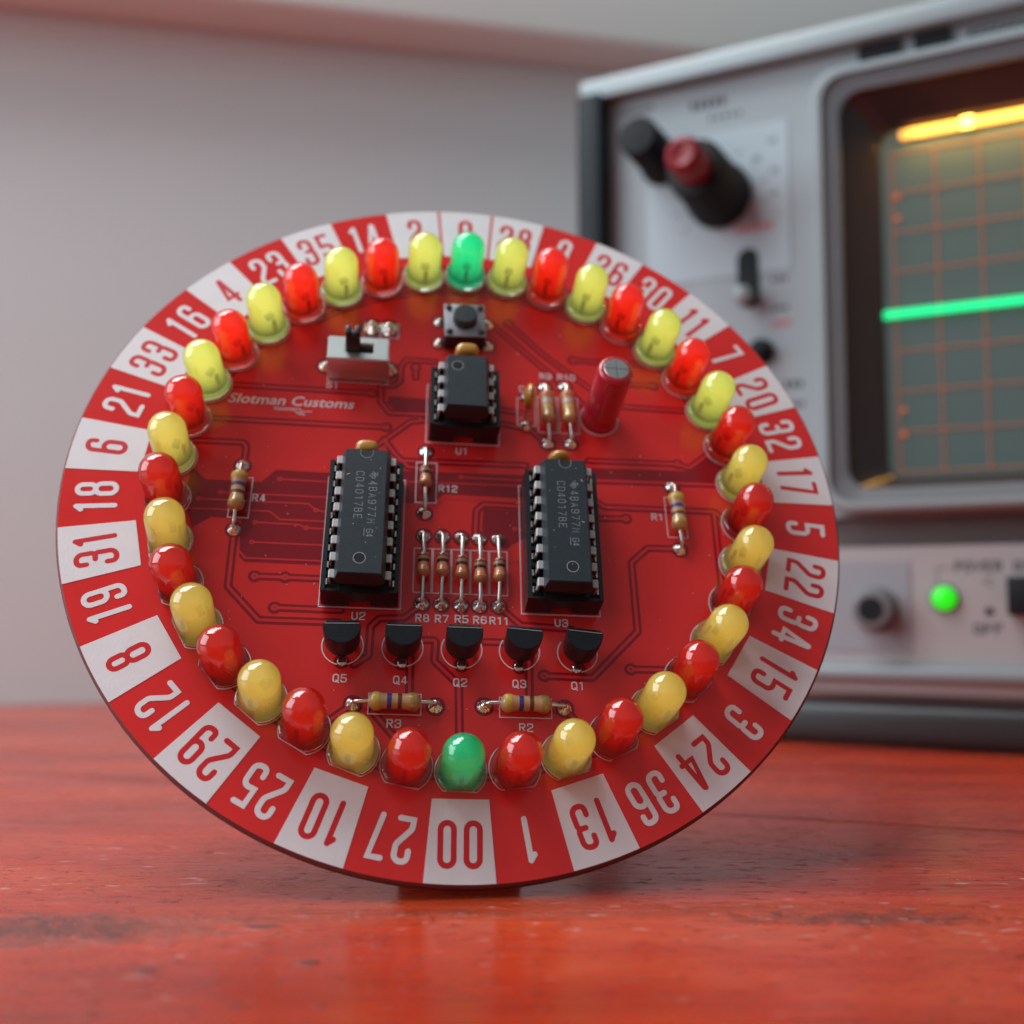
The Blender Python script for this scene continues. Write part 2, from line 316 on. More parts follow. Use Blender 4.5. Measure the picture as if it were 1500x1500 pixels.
def fillet(pts, closed, sharp, r, seg=5):
    P = [Vector(p) for p in pts]; n = len(P); out = []
    for i, p in enumerate(P):
        if (not closed and i in (0, n-1)) or i in sharp: out.append(p); continue
        a, b = P[i-1], P[(i+1) % n]; da, db = a-p, b-p; la, lb = da.length, db.length
        ang = da.angle(db); t = min(r/max(math.tan(ang/2), 1e-3), la*0.499, lb*0.499); rr = t*math.tan(ang/2)
        da.normalize(); db.normalize(); c = p+(da+db).normalized()*(rr/math.sin(ang/2))
        v0 = p+da*t-c; v1 = p+db*t-c; th = v0.angle(v1, 0); sgn = 1 if v0.x*v1.y-v0.y*v1.x > 0 else -1
        for k in range(seg+1):
            q = v0.copy(); q.rotate(Matrix.Rotation(sgn*th*k/seg, 2)); out.append(c+q)
    return out
def text(mb, s, x, y, wd, h, st, gap, z, xf=lambda p: p, rad=0.46, mi=0, widths={}):
    """strokes of the string with centre lines wd x h, starting at x,y; returns the end x"""
    for ch in s:
        if ch == ' ': x += wd+gap; continue
        cw = wd*widths.get(ch, 1.0)
        for k, (pts, cl, sh) in enumerate(GL[ch]):
            q = fillet([(px*cw, py*h) for px, py in pts], cl, sh, rad*cw)
            mb.ribbon([xf((x+p.x, y+p.y)) for p in q], st, z+0.004*k, closed=cl, cap=not cl, mi=mi)
        x += cw+gap
    return x-gap
def text_width(s, wd, gap, widths={}): return sum((wd*widths.get(c, 1.0) if c != ' ' else wd)+gap for c in s)-gap

# ================================================================== SETTING
TZ = -0.5
WA = R(12.25); WP = Vector((-167.16, 239.38, 0)); WD = Vector((math.cos(WA), math.sin(WA), 0)); WN = Vector((math.sin(WA), -math.cos(WA), 0))
wall = MB().box(-420, 720, 0, 40, -60, 900).obj('wall', 'wall_paint', None, (WP.x, WP.y, 0), (0, 0, WA)); tag(wall, kind='structure')
sill = MB().bbox(-420, 720, -24, -0.05, 239, 318, 2.5, 3).obj('wall_ledge', 'sill_paint', None, (WP.x, WP.y, 0), (0, 0, WA), 40)
tag(sill, kind='structure')
# table: wide boards cut off along the wall
table = tag(link('wooden_table', None, None, (0, 0, TZ)), 'red stained wooden table top with worn glossy scratches', 'table')
PA = R(-18.3); seam = Vector((-98.05, 93.46, 0)); pd = Vector((math.cos(PA), math.sin(PA), 0)); pn = Vector((-math.sin(PA), math.cos(PA), 0))
for k in range(-1, 3):
    bm = bmesh.new(); w0, w1 = -190*(k)+0.15, -190*(k-1)-0.15
    q = [bm.verts.new(seam+pd*a+pn*b+Vector((0, 0, c))) for c in (-30, 0) for a, b in ((-420, w0), (620, w0), (620, w1), (-420, w1))]
    for f in [(0,3,2,1),(4,5,6,7),(0,1,5,4),(1,2,6,5),(2,3,7,6),(3,0,4,7)]: bm.faces.new([q[i] for i in f])
    r = bmesh.ops.bisect_plane(bm, geom=bm.verts[:]+bm.edges[:]+bm.faces[:], plane_co=WP+WN*0.4, plane_no=-WN, clear_outer=True)
    bmesh.ops.holes_fill(bm, edges=bm.edges[:])
    top = [e for e in bm.edges if abs(e.verts[0].co.z) < 1e-4 and abs(e.verts[1].co.z) < 1e-4]
    if not bm.faces: bm.free(); continue
    bmesh.ops.bevel(bm, geom=top, offset=0.25, segments=2, affect='EDGES')
    for v in bm.verts: v.co *= MM
    me = bpy.data.meshes.new('plank'); bm.to_mesh(me); bm.free(); me.materials.append(MATS['red_wood'])
    link('plank', me, table)

# ================================================================== ROULETTE BOARD
BR = 53.25; TH = 1.6
ROT = Matrix(((0.9932, -0.0156, 0.1152), (0.1102, 0.4416, -0.8904), (-0.0370, 0.8971, 0.4403)))
CEN = Vector((-2.803, 21.739, 48.560))
base = CEN+ROT @ Vector((0, -BR, -TH))
root = link('roulette_board', None); root.matrix_world = Matrix.Translation(base*MM) @ ROT.to_4x4()
tag(root, 'round red roulette circuit board ringed with coloured lights and numbers, leaning back on the table', 'circuit board')
OFF = Vector((0, BR, TH))          # board centre, top face, in the root's frame
def part(name, data, x=0, y=0, z=0, rot=(0, 0, 0)): return link(name, data, root, (x+OFF.x, y+OFF.y, z+OFF.z), rot)
def sub(name, data, parent, loc=(0, 0, 0), rot=(0, 0, 0)): return link(name, data, parent, loc, rot)

part('substrate', MB().lathe([(BR-0.15, -TH), (BR, -TH+0.15), (BR, -0.32), (BR-0.30, 0)], 190).mesh('substrate', ['solder_mask', 'board_edge'], 30))
sm = bpy.data.objects['substrate'].data
for p in sm.polygons:
    if abs(p.normal.z) < 0.9: p.material_index = 1

# --- bare areas and traces (board mm)
AREAS = [[(-36.72,1.58),(-34.66,-.49),(-27.27,-.49),(-25.56,1.59),(-17.2,1.48),(-17.2,-12.81),(-28.21,-12.78),(-28.98,-12.01),(-29.3,-6.4),(-33.23,-6.27),(-35.45,-8.05),(-37.0,-3.63)],
 [(17.7,4.48),(32.65,4.85),(36.28,7.66),(37.71,5.15),(36.25,2.97),(17.7,2.75)],
 [(-9.2,2.39),(9.0,2.72),(9.0,-1.11),(-2.66,-1.06),(-4.13,-2.46),(-9.2,-2.91)],
 [(2.78,-3.06),(9.0,-3.09),(9.0,-6.88),(5.89,-9.21),(4.05,-8.88),(2.59,-6.31)],
 [(-10.89,15.14),(-4.6,14.93),(-4.6,12.75),(-10.01,12.77),(-11.13,13.91)]]
for k, a in enumerate(AREAS): part('clearance_area', MB().poly(a, 0).mesh('clearance_area', 'bare_mask'), 0, 0, 0.010+0.0006*k)
TR = [[(-29.98,-9.32),(-29.86,-16.41),(-25.6,-20.93),(-15.6,-20.9)],[(-23.79,-19.14),(-15.5,-19.18)],[(-26.7,-14.8),(-22.86,-14.77),(-17.0,-14.82)],
 [(29.5,-8.07),(25.31,-8.16),(22.86,-10.49),(22.93,-20.69),(16.61,-27.37),(10.42,-27.29)],[(21.64,-26.04),(28.4,-25.93)],
 [(-7.2,-22.97),(-3.3,-22.9),(-3.46,-25.72),(-.34,-28.82),(-.12,-39.0)],[(-6.54,-24.5),(-6.37,-31.5)],[(8.57,-24.5),(8.44,-31.5)],
 [(-13.2,-31.7),(-16.8,-34.6)],[(-10.8,-32.6),(-6.6,-37.4)],[(12.9,-31.6),(16.2,-35.6)],
 [(-5.1,-17.9),(-7.41,-19.93),(-10.61,-20.15),(-11.59,-21.33),(-11.64,-25.26),(-13.4,-26.6)],
 [(-37.0,15.59),(-13.24,15.46)],[(-38.0,9.57),(-10.94,9.61)],[(-38.5,5.69),(-30.35,5.8),(-29.86,5.03),(-29.89,1.9)],
 [(-12.04,16.9),(-11.91,13.97),(-10.57,12.13),(-4.5,12.27)],[(-4.2,21.86),(-8.57,21.95),(-9.32,20.49),(-9.32,17.9),(-10.2,17.0),(-11.6,17.0)],[(-7.13,20.66),(-7.07,18.64)],
 [(-4.4,11.43),(-7.61,10.78),(-11.8,6.7)],[(-11.2,7.56),(-9.62,5.27),(-7.65,3.12),(-4.2,2.84)],
 [(3.9,29.92),(12.53,21.12),(17.7,15.31)],[(6.72,30.16),(11.61,24.69),(18.98,18.28)],[(16.36,23.75),(30.0,23.69)],[(23.0,19.88),(28.4,19.73)],[(21.5,15.6),(36.0,15.39)],
 [(4.6,13.84),(8.98,13.35)],[(4.6,11.41),(9.61,10.62),(12.1,7.92)],[(17.9,-.6),(19.72,-1.92),(35.4,-1.85),(39.0,-5.6)],[(35.25,-2.31),(35.01,-14.0)],[(17.8,-3.84),(22.59,-3.64)],
 [(17.8,5.7),(30.75,5.9),(32.49,5.31),(37.0,9.2)],[(17.8,2.4),(38.5,2.75)],[(9.0,-2.47),(2.78,-2.41),(1.84,-3.44),(1.66,-7.3)],[(-9,4.1),(8.8,4.35)],
 [(4.6,-17.7),(7.6,-20.4),(14.2,-20.7),(16.0,-22.8)],[(-.1,-17.6),(-.1,-22.2)],[(2.9,-22.9),(9.2,-22.9)]]
VIAS = [(-23.79,-19.14),(-26.7,-14.8),(-22.86,-14.77),(10.42,-27.29),(21.64,-26.04),(-13.24,15.46),(-10.94,9.61),(-7.13,20.66),(6.72,30.16),(16.36,23.75),(28.4,19.73),(22.59,-3.64),(30.75,5.9)]
FINE = [[(-24.88,.09),(-17,.02)],[(-32.45,-2.41),(-17,-2.45)],[(-35.15,-3.59),(-20.75,-3.59),(-19.68,-4.56),(-17,-4.96)],[(-36.54,-5.09),(-25.78,-5.03),(-24.3,-6.22),(-17,-6.22)],
 [(-27.47,-6.81),(-21.74,-6.89),(-20.76,-7.34),(-17,-7.37)],[(-27.56,-9.81),(-17,-9.86)],[(-.34,1.86),(8.8,1.81)],[(-9,-3.06),(-3.75,-2.87),(-2.65,-1.72),(8.8,-1.81)],[(-9,.66),(8.8,.91)],[(7.05,-6.08),(8.8,-6.11)],[(5.68,-11.19),(8.8,-11.11)],
 [(-29.0,-11.2),(-28.2,-12.2),(-17,-12.2)]]
FVIAS = [(-24.88,.09),(-32.45,-2.41),(-35.15,-3.59),(-19.68,-4.56),(-27.47,-6.81),(-20.76,-7.34),(-27.56,-9.81),(-.34,1.86),(7.05,-6.08),(7.33,-11.11)]
def rounded(pl): return fillet(pl, False, (), 0.35, 3) if len(pl) > 2 else pl
for k, t in enumerate(TR):
    mb = MB(); q = rounded(t); mb.ribbon(q, 1.12, 0, mi=0); mb.ribbon(q, 0.40, 0.016, mi=1)
    part('trace', mb.mesh('trace', ['bare_mask', 'trace_mask']), 0, 0, 0.0135+0.00025*k)
for k, t in enumerate(FINE): part('trace', MB().ribbon(rounded(t), 0.24).mesh('trace', 'trace_mask'), 0, 0, 0.030+0.0003*k)
for lst, rr_, r2 in ((VIAS, 0.85, 0.46), (FVIAS, 0.0, 0.36)):
    for k, (x, y) in enumerate(lst):
        mb = MB()
        if rr_: mb.disc(0, 0, rr_, 0, mi=0)
        mb.ring(0, 0, 0.15, r2, 0.018 if rr_ else 0.012, 18, mi=1); mb.disc(0, 0, 0.155, 0.0155 if rr_ else 0.010, 12, mi=2)
        part('via', mb.mesh('via', ['bare_mask', 'trace_mask', 'via_hole']), x, y, (0.0235 if rr_ else 0.034)+0.0002*k)
# the two rails that run along the ring of lights
for rr_, a0, a1, kk in ((40.6, 0, 360, 0), (37.6, -70, 70, 1), (36.6, -40, 38, 2), (35.7, -38, 30, 3)):
    n = 150; pts = [((rr_)*math.sin(R(a0+(a1-a0)*i/n)), rr_*math.cos(R(a0+(a1-a0)*i/n))) for i in range(n+(0 if a1-a0 == 360 else 1))]
    cl = a1-a0 == 360; mb = MB(); mb.ribbon(pts, 1.0, 0, closed=cl, cap=False, mi=0); mb.ribbon(pts, 0.36, 0.014, closed=cl, cap=False, mi=1)
    part('trace', mb.mesh('trace', ['bare_mask', 'trace_mask']), 0, 0, 0.0128+0.0002*kk)

# --- number ring
SEQ = [0,28,9,26,30,11,7,20,32,17,5,22,34,15,3,24,36,13,1,-1,27,10,25,29,12,8,19,31,18,6,21,33,16,4,23,35,14,2]
WID = {'1': 0.62, '7': 0.95, '4': 1.08}
for k, num in enumerate(SEQ):
    a = 2*math.pi*k/38; s = '00' if num < 0 else str(num); white = k == 0 or k % 2 == 1
    par = None
    if white:
        half = math.pi/38; r0, r1 = 43.28, BR-0.33; n = 6; pts = []
        for i in range(n+1):
            d = -half+2*half*i/n; d = d*(1-0.20/(half*r1)); pts.append((r1*math.sin(d), r1*math.cos(d)))
        dd = half-0.20/r0; pts += [(r0*math.sin(dd), r0*math.cos(dd)), (r0*math.sin(-dd), r0*math.cos(-dd))]
        pts.reverse()
        par = part('number_panel', MB().prism(pts, 0, 0.028).mesh('number_panel', 'silk'), 0, 0, 0.022, (0, 0, -a))
    mb = MB(); cw, hh, st, gap = 1.55, 4.90, 0.68, 1.47
    tw = text_width(s, cw, gap, WID); text(mb, s, -tw/2, 48.4-hh/2, cw, hh, st, gap, 0, widths=WID, rad=0.62)
    if white: sub('numeral', mb.mesh('numeral', 'numeral_red'), par, (0, 0, 0.034))
    else: part('numeral', mb.mesh('numeral', 'silk'), 0, 0, 0.040, (0, 0, -a))

# --- silkscreen boxes and reference lettering
def rectline(name, x0, x1, y0, y1, wd=0.14, z=0.052):
    part(name, MB().ribbon([(x0,y0),(x1,y0),(x1,y1),(x0,y1)], wd, 0, closed=True).mesh(name, 'silk_thin'), 0, 0, z)
def lab(s, x, y, h=0.95, wd=0.62, st=0.17):
    mb = MB(); text(mb, s, 0, 0, wd, h, st, 0.36, 0, widths={'1': .8}, rad=0.4)
    part('printed_reference', mb.mesh('printed_reference', 'silk_thin'), x, y, 0.054)
for s, x, y in (('R12',-3.33,-.62),('R8',-5.9,-20.36),('R7',-3.4,-20.36),('R5',-.86,-20.3),('R6',1.51,-20.35),('R11',3.62,-20.37),('U1',-1.0,5.7),('U2',-14.0,-20.38),('U3',12.1,-20.35),
                ('R4',-28.15,-3.5),('R1',26.29,-3.62),('R3',-8.96,-34.55),('R2',7.19,-34.65),('Q5',-15.8,-28.9),('Q4',-8.4,-28.9),('Q2',-.97,-29.0),('Q3',6.45,-28.95),('Q1',13.9,-29.0),('R9',11.3,19.9),('R10',13.96,19.9),('C',8.15,17.3),('S1',-19.7,16.0)):
    lab(s, x, y)
# brand line in slanted lettering
cu = bpy.data.curves.new('lettering', 'FONT'); cu.body = 'Slotman Customs'; cu.shear = 0.22; cu.size = 1.0; cu.resolution_u = 3; cu.offset = 0.012
to = bpy.data.objects.new('lettering_source', cu); COL.objects.link(to)
dg = bpy.context.evaluated_depsgraph_get(); tme = bpy.data.meshes.new_from_object(to.evaluated_get(dg)); bpy.data.objects.remove(to)
xs = [v.co.x for v in tme.vertices]; sx = 17.6/(max(xs)-min(xs))
for v in tme.vertices: v.co = Vector(((v.co.x-min(xs))*sx*MM, v.co.y*sx*0.92*MM, 0))
tme.materials.append(MATS['silk_thin']); part('printed_lettering', tme, -33.2, 12.5, 0.054)
mb = MB(); mb.ribbon([(-26.8, 11.95), (-23.2, 11.95)], 0.13, 0); mb.ribbon([(-26.6, 11.65), (-23.9, 11.65), (-23.5, 11.15), (-22.9, 10.95), (-22.4, 10.95)], 0.13, 0.002)
mb.ribbon([(-23.2, 11.95), (-22.9, 11.55), (-21.5, 11.55)], 0.13, 0.004); mb.ribbon([(-23.4, 11.5), (-23.1, 11.2), (-22.5, 11.2)], 0.12, 0.006)
part('printed_emblem', mb.mesh('printed_emblem', 'silk_thin'), 0, 0, 0.054)

# --- solder pads
def pad_mesh():
    mb = MB(); mb.disc(0, 0, 1.22, 0, 26, mi=0)
    mb.lathe([(0.92, 0.012), (0.90, 0.06), (0.72, 0.22), (0.45, 0.48), (0.30, 0.72), (0.05, 0.80)], 16, mi=1); return mb.mesh('solder_joint', ['bare_mask', 'solder'], 60)
PAD = pad_mesh()
_pz = [0]
def pad(x, y, s=1.0):
    _pz[0] += 1; o = part('solder_joint', PAD, x, y, 0.0235+0.00015*_pz[0], (0, 0, random.random()*6)); o.scale = (s, s, s*random.uniform(0.8, 1.2)); return o
# --- resistors
def resistor(x, y, rot, length, rad, mats, bands, dy, shift=0.0, half=5.03, tilt=0.0):
    """axial resistor centred at x,y, axis along local y (top = +y)"""
    o = part('resistor', None, x, y, 0, (0, 0, rot)); zc = rad+0.25; L = length/2
    prof = [(0.28, -L-0.05), (rad*0.62, -L+0.12), (rad*0.95, -L+0.35*rad+0.1), (rad, -L+0.75*rad), (rad*0.96, -L+1.1*rad), (rad*0.83, -L+1.55*rad),
            (rad*0.83, L-1.55*rad), (rad*0.96, L-1.1*rad), (rad, L-0.75*rad), (rad*0.95, L-0.35*rad-0.1), (rad*0.62, L-0.12), (0.28, L+0.05)]
    fn = lambda p: (p[0], p[2]+shift, zc+p[1])
    sub('body', MB().lathe(prof, 20, fn=lambda p: fn(p)).mesh('body', mats, 50), o)
    def rad_at(t):
        for (r0, z0), (r1, z1) in zip(prof, prof[1:]):
            if z0 <= t <= z1: return r0+(r1-r0)*(t-z0)/max(z1-z0, 1e-6)
        return rad
    for pos, wdt, m in bands:
        a, b = pos*length-wdt/2, pos*length+wdt/2; pr = [(rad_at(a)+0.004, a), (rad_at(a)+0.022, a+0.01)]+[(rad_at(a+(b-a)*i/4)+0.022, a+(b-a)*i/4) for i in range(1, 4)]+[(rad_at(b)+0.022, b-0.01), (rad_at(b)+0.004, b)]
        sub('band', MB().lathe(pr, 20, fn=lambda p: fn(p)).mesh('band', m, 50), o)
    for sgn in (-1, 1):
        e = shift+sgn*L; hp = sgn*half
        j = random.uniform(-.12, .12)
        sub('lead', MB().tube([(0, e-sgn*0.2, zc), (0, e+sgn*0.3, zc), (j, hp-sgn*0.75, zc*0.96), (j, hp-sgn*0.35, zc*0.86), (0, hp-sgn*0.08, zc*0.55), (0, hp, 0.1)], 0.27, 8).mesh('lead', 'lead_wire', 60), o)
    for sgn in (-1, 1):
        c = Vector((0, sgn*half)); c.rotate(Matrix.Rotation(rot, 2)); pad(x+c.x, y+c.y)
    return o
SB = [(0.34, 0.42, 'band_brown'), (0.10, 0.42, 'band_black'), (-0.14, 0.42, 'band_orange'), (-0.30, 0.22, 'band_gold')]
LBn = [(0.35, 0.72, 'band_yellow'), (0.10, 0.55, 'band_violet'), (-0.10, 0.5, 'band_brown'), (-0.34, 0.6, 'band_gold')]
OB = [(0.36, 0.75, 'band_orange'), (0.13, 0.7, 'band_white'), (-0.06, 0.55, 'band_yellow'), (-0.30, 0.55, 'band_gold')]
for x, y, sh in ((-5.2, -12.83, 0.15), (-2.7, -12.8, 0.2), (-.18, -12.85, -0.05), (2.26, -12.87, -0.42), (4.8, -12.85, -0.18), (-5.23, 0.77, 0.25)):
    resistor(x, y, 0, 3.5, 0.88, 'resistor_small', SB, 0, sh)
rectline('printed_outline', -6.5, -3.7, -2.57, 3.9)
for k in range(5): rectline('printed_outline', -6.42+2.505*k, -6.42+2.505*(k+1)-0.16, -16.25, -9.7, z=0.052+0.0003*k)
resistor(-30.02, -3.05, 0, 6.0, 1.15, 'resistor_tan', LBn, 0, 0.25); rectline('printed_outline', -31.1, -28.42, -6.23, 0.07)
resistor(29.66, -3.15, R(1), 6.0, 1.15, 'resistor_tan', LBn, 0, 0.25); rectline('printed_outline', 28.3, 31.07, -6.3, 0.15)
resistor(-8.2, -31.76, R(90), 6.3, 1.15, 'resistor_tan', LBn, 0, 0.0); rectline('printed_outline', -11.36, -4.95, -32.93, -30.25)
resistor(7.85, -31.58, R(90), 6.3, 1.15, 'resistor_tan', LBn, 0, 0.0); rectline('printed_outline', 4.72, 11.2, -32.92, -30.34)
resistor(12.0, 13.3, R(1), 5.6, 1.05, 'resistor_tan', OB, 0, 0.5); rectline('printed_outline', 10.75, 13.55, 10.15, 16.55)
resistor(15.1, 13.5, R(2.5), 5.6, 1.05, 'resistor_tan', OB, 0, 0.5); rectline('printed_outline', 13.86, 16.68, 10.22, 16.55, z=0.0535)

# --- chips in sockets
def welded(me, bev, ang=18, segs=2):
    bm = bmesh.new(); bm.from_mesh(me); bmesh.ops.remove_doubles(bm, verts=bm.verts[:], dist=1e-6); bmesh.ops.recalc_face_normals(bm, faces=bm.faces[:])
    ed = [e for e in bm.edges if len(e.link_faces) == 2 and e.calc_face_angle(0) > R(ang)]
    bmesh.ops.bevel(bm, geom=ed, offset=bev*MM, segments=segs, affect='EDGES', clamp_overlap=True); bm.to_mesh(me); bm.free(); me.shade_smooth(); me.set_sharp_from_angle(angle=R(28)); return me
def chip(cx, cy, n, pitch, hw_out=4.85, z0=0.0, marks=None, dot=None, notch=True, zs=0.0):
    rows = n//2; L = pitch*(rows-1); e = L/2+1.30
    so = part('socket', None, cx, cy, 0)
    mb = MB()
    for s in (-1, 1):
        X = lambda a, b: (min(s*a, s*b), max(s*a, s*b))
        mb.box(*X(4.30, hw_out), -e, e, 0.35, 4.55); mb.box(*X(2.45, 4.30), -e, e, 0.35, 3.3)
        mb.box(*X(2.45, 2.75), -e+0.01, e-0.01, 3.3, 4.0)
        for i in range(rows+1):
            y = -L/2-pitch/2+pitch*i; y0, y1 = max(y-0.28, -e+0.02), min(y+0.28, e-0.02); mb.box(*X(2.75, 4.30), y0, y1, 3.3, 4.35)
    sub('rail', mb.mesh('rail', 'socket_plastic'), so)
    for s in (-1, 1):
        y0, y1 = (e-1.0, e) if s > 0 else (-e, -e+1.0)
        y0 -= 0.004; y1 += 0.004
        m2 = MB(); m2.box(-2.45, 2.45, y0, y1, 1.6, 3.9); m2.box(-2.45, -1.35, y0, y1, 0.35, 1.6); m2.box(1.35, 2.45, y0, y1, 0.35, 1.6)
        sub('end_bar', m2.mesh('end_bar', 'socket_plastic'), so)
    con = MB().box(-0.10, 0.10, -0.42, 0.42, 3.0, 4.40).mesh('contact', 'tin')
    for s in (-1, 1):
        for i in range(rows): sub('contact', con, so, (s*4.16, -L/2+pitch*i, 0))
    rectline('printed_outline', cx-5.18, cx+5.18, cy-L/2-1.42, cy+L/2+1.42)
    ch = part('chip', None, cx, cy, zs)
    be = L/2+0.78; zb, zm, zt = 4.75, 6.55, 8.25; hwm, hwt, hwb = 3.16, 2.66, 2.75; tm, tt, tb = be+0.25, be-0.10, be-0.2
    mb = MB(); nr = 0.78; nd = 0.42
    arc = [(-nr*math.cos(math.pi*i/12), -nr*math.sin(math.pi*i/12)*1.05-0.45) for i in range(13)] if notch else []
    if notch:
        top = [(-hwt, -tt), (hwt, -tt), (hwt, tt), (nr, tt)]+[(-p[0], tt+p[1]) for p in arc]+[(-nr, tt), (-hwt, tt)]
        top = [(-hwt, -tt), (hwt, -tt), (hwt, tt), (nr, tt)]+[(-x, tt+y) for x, y in arc]+[(-nr, tt), (-hwt, tt)]
    else: top = [(-hwt, -tt), (hwt, -tt), (hwt, tt), (-hwt, tt)]
    mb.poly(top, zt)
    mid = [(-hwm, -tm), (hwm, -tm), (hwm, tm), (-hwm, tm)]; bot = [(-hwb, -tb), (hwb, -tb), (hwb, tb), (-hwb, tb)]; t4 = [(-hwt, -tt), (hwt, -tt), (hwt, tt), (-hwt, tt)]
    vs = [(x, y, zb) for x, y in bot]+[(x, y, zm) for x, y in mid]+[(x, y, zt) for x, y in t4]
    fs = [(3, 2, 1, 0)]+[(i, (i+1) % 4, 4+(i+1) % 4, 4+i) for i in range(4)]+[(4+i, 4+(i+1) % 4, 8+(i+1) % 4, 8+i) for i in range(4) if i != 2]
    if not notch: fs.append((6, 7, 11, 10))
    mb.add(vs, fs)
    if notch:
        k = nd/(zt-zm); yn = tt+(tm-tt)*k
        mb.add([(hwm, tm, zm), (-hwm, tm, zm), (-hwt, tt, zt), (-nr, tt, zt), (-nr, yn, zt-nd), (nr, yn, zt-nd), (nr, tt, zt), (hwt, tt, zt)], [(0, 1, 4, 5), (1, 2, 3, 4), (0, 5, 6, 7)])
        fl = [(nr, yn)]+[(-x, tt+y) for x, y in arc]+[(-nr, yn)]
        mb.poly([(nr, yn)]+[(-x, tt+y) for x, y in arc]+[(-nr, yn)], zt-nd)
        w_ = [(nr, tt)]+[(-x, tt+y) for x, y in arc]+[(-nr, tt)]
        v2 = [(x, y, zt) for x, y in w_]+[(x, y, zt-nd) for x, y in w_]; m = len(w_)
        mb.add(v2, [(i, i+1, m+i+1, m+i) for i in range(m-1)])
    sub('body', welded(mb.mesh('body', 'chip_plastic'), 0.07), ch)
    if notch:
        sub('notch_glint', MB().ribbon([(nr, tt-0.06)]+[(-x*1.05, tt+y*1.04) for x, y in arc]+[(-nr, tt-0.06)], 0.07, zt+0.014, cap=False).mesh('notch_glint', 'chip_mark_glint'), ch)  # notch edge highlight painted as a pale ribbon
    pm = MB(); pm.bbox(2.95, 3.80, -0.58, 0.58, 6.36, 6.62, 0.045, 1); pm.bbox(3.60, 3.862, -0.58, 0.58, 5.2, 6.45, 0.05, 1); pm.box(3.62, 3.84, -0.24, 0.24, 3.4, 5.3)
    pmesh = pm.mesh('pin', 'pin_metal')
    for s in (0, 1):
        for i in range(rows): sub('pin', pmesh, ch, (0, (-L/2+pitch*i), 0), (0, 0, math.pi*s))
    if dot:
        x, y, r_ = dot; md = MB(); md.disc(x, y, r_, zt+0.012, 24, mi=0); md.ring(x, y, r_*0.96, r_*1.10, zt+0.016, 24, mi=1); sub('dimple', md.mesh('dimple', ['chip_dimple', 'chip_mark_glint']), ch)
    if marks:
        mk = MB(); xf = lambda p: (p[1], -p[0])      # reads downwards
        text(mk, '4BA977M', *marks[0], 0.52, 0.95, 0.075, 0.42, zt+0.012, xf); text(mk, 'G4', marks[0][0]+7.1, marks[0][1]-0.05, 0.45, 0.8, 0.075, 0.18, zt+0.012, xf)
        mk.ribbon([xf((marks[0][0]+7.0, marks[0][1]-0.32)), xf((marks[0][0]+8.1, marks[0][1]-0.32))], 0.07, zt+0.012)
        text(mk, 'CD4017BE', *marks[1], 0.52, 0.95, 0.075, 0.40, zt+0.013, xf)
        lx, ly = marks[0][0]-1.55, marks[0][1]
        lg = [(0.3, 1.0), (0.62, 1.0), (0.62, 0.72), (1.0, 0.66), (1.12, 0.40), (0.85, 0.22), (0.74, -0.05), (0.5, 0.16), (0.34, 0.3), (0.05, 0.42), (0.3, 0.52)]
        mk.ribbon([xf((lx+a, ly+b)) for a, b in lg], 0.075, zt+0.012, closed=True); mk.ribbon([xf((lx+0.48, ly+0.75)), xf((lx+0.48, ly+0.35)), xf((lx+0.66, ly+0.32))], 0.07, zt+0.014)
        mk.ribbon([xf((lx+0.36, ly+0.58)), xf((lx+0.80, ly+0.58)), xf((lx+0.74, ly+0.30))], 0.07, zt+0.016)
        sub('marking', mk.mesh('marking', 'chip_mark_glint'), ch)
    return ch
chip(-13.15, -8.95, 16, 2.40, marks=[(-4.2, 0.55), (-5.6, -1.15)], dot=(-0.15, -7.0, 0.72))
chip(12.89, -8.95, 16, 2.40, marks=[(-4.2, 0.55), (-5.6, -1.15)], dot=(0.35, -7.0, 0.72))
chip(-0.15, 12.45, 8, 2.42, notch=False, dot=(-1.35, 2.45, 0.74))

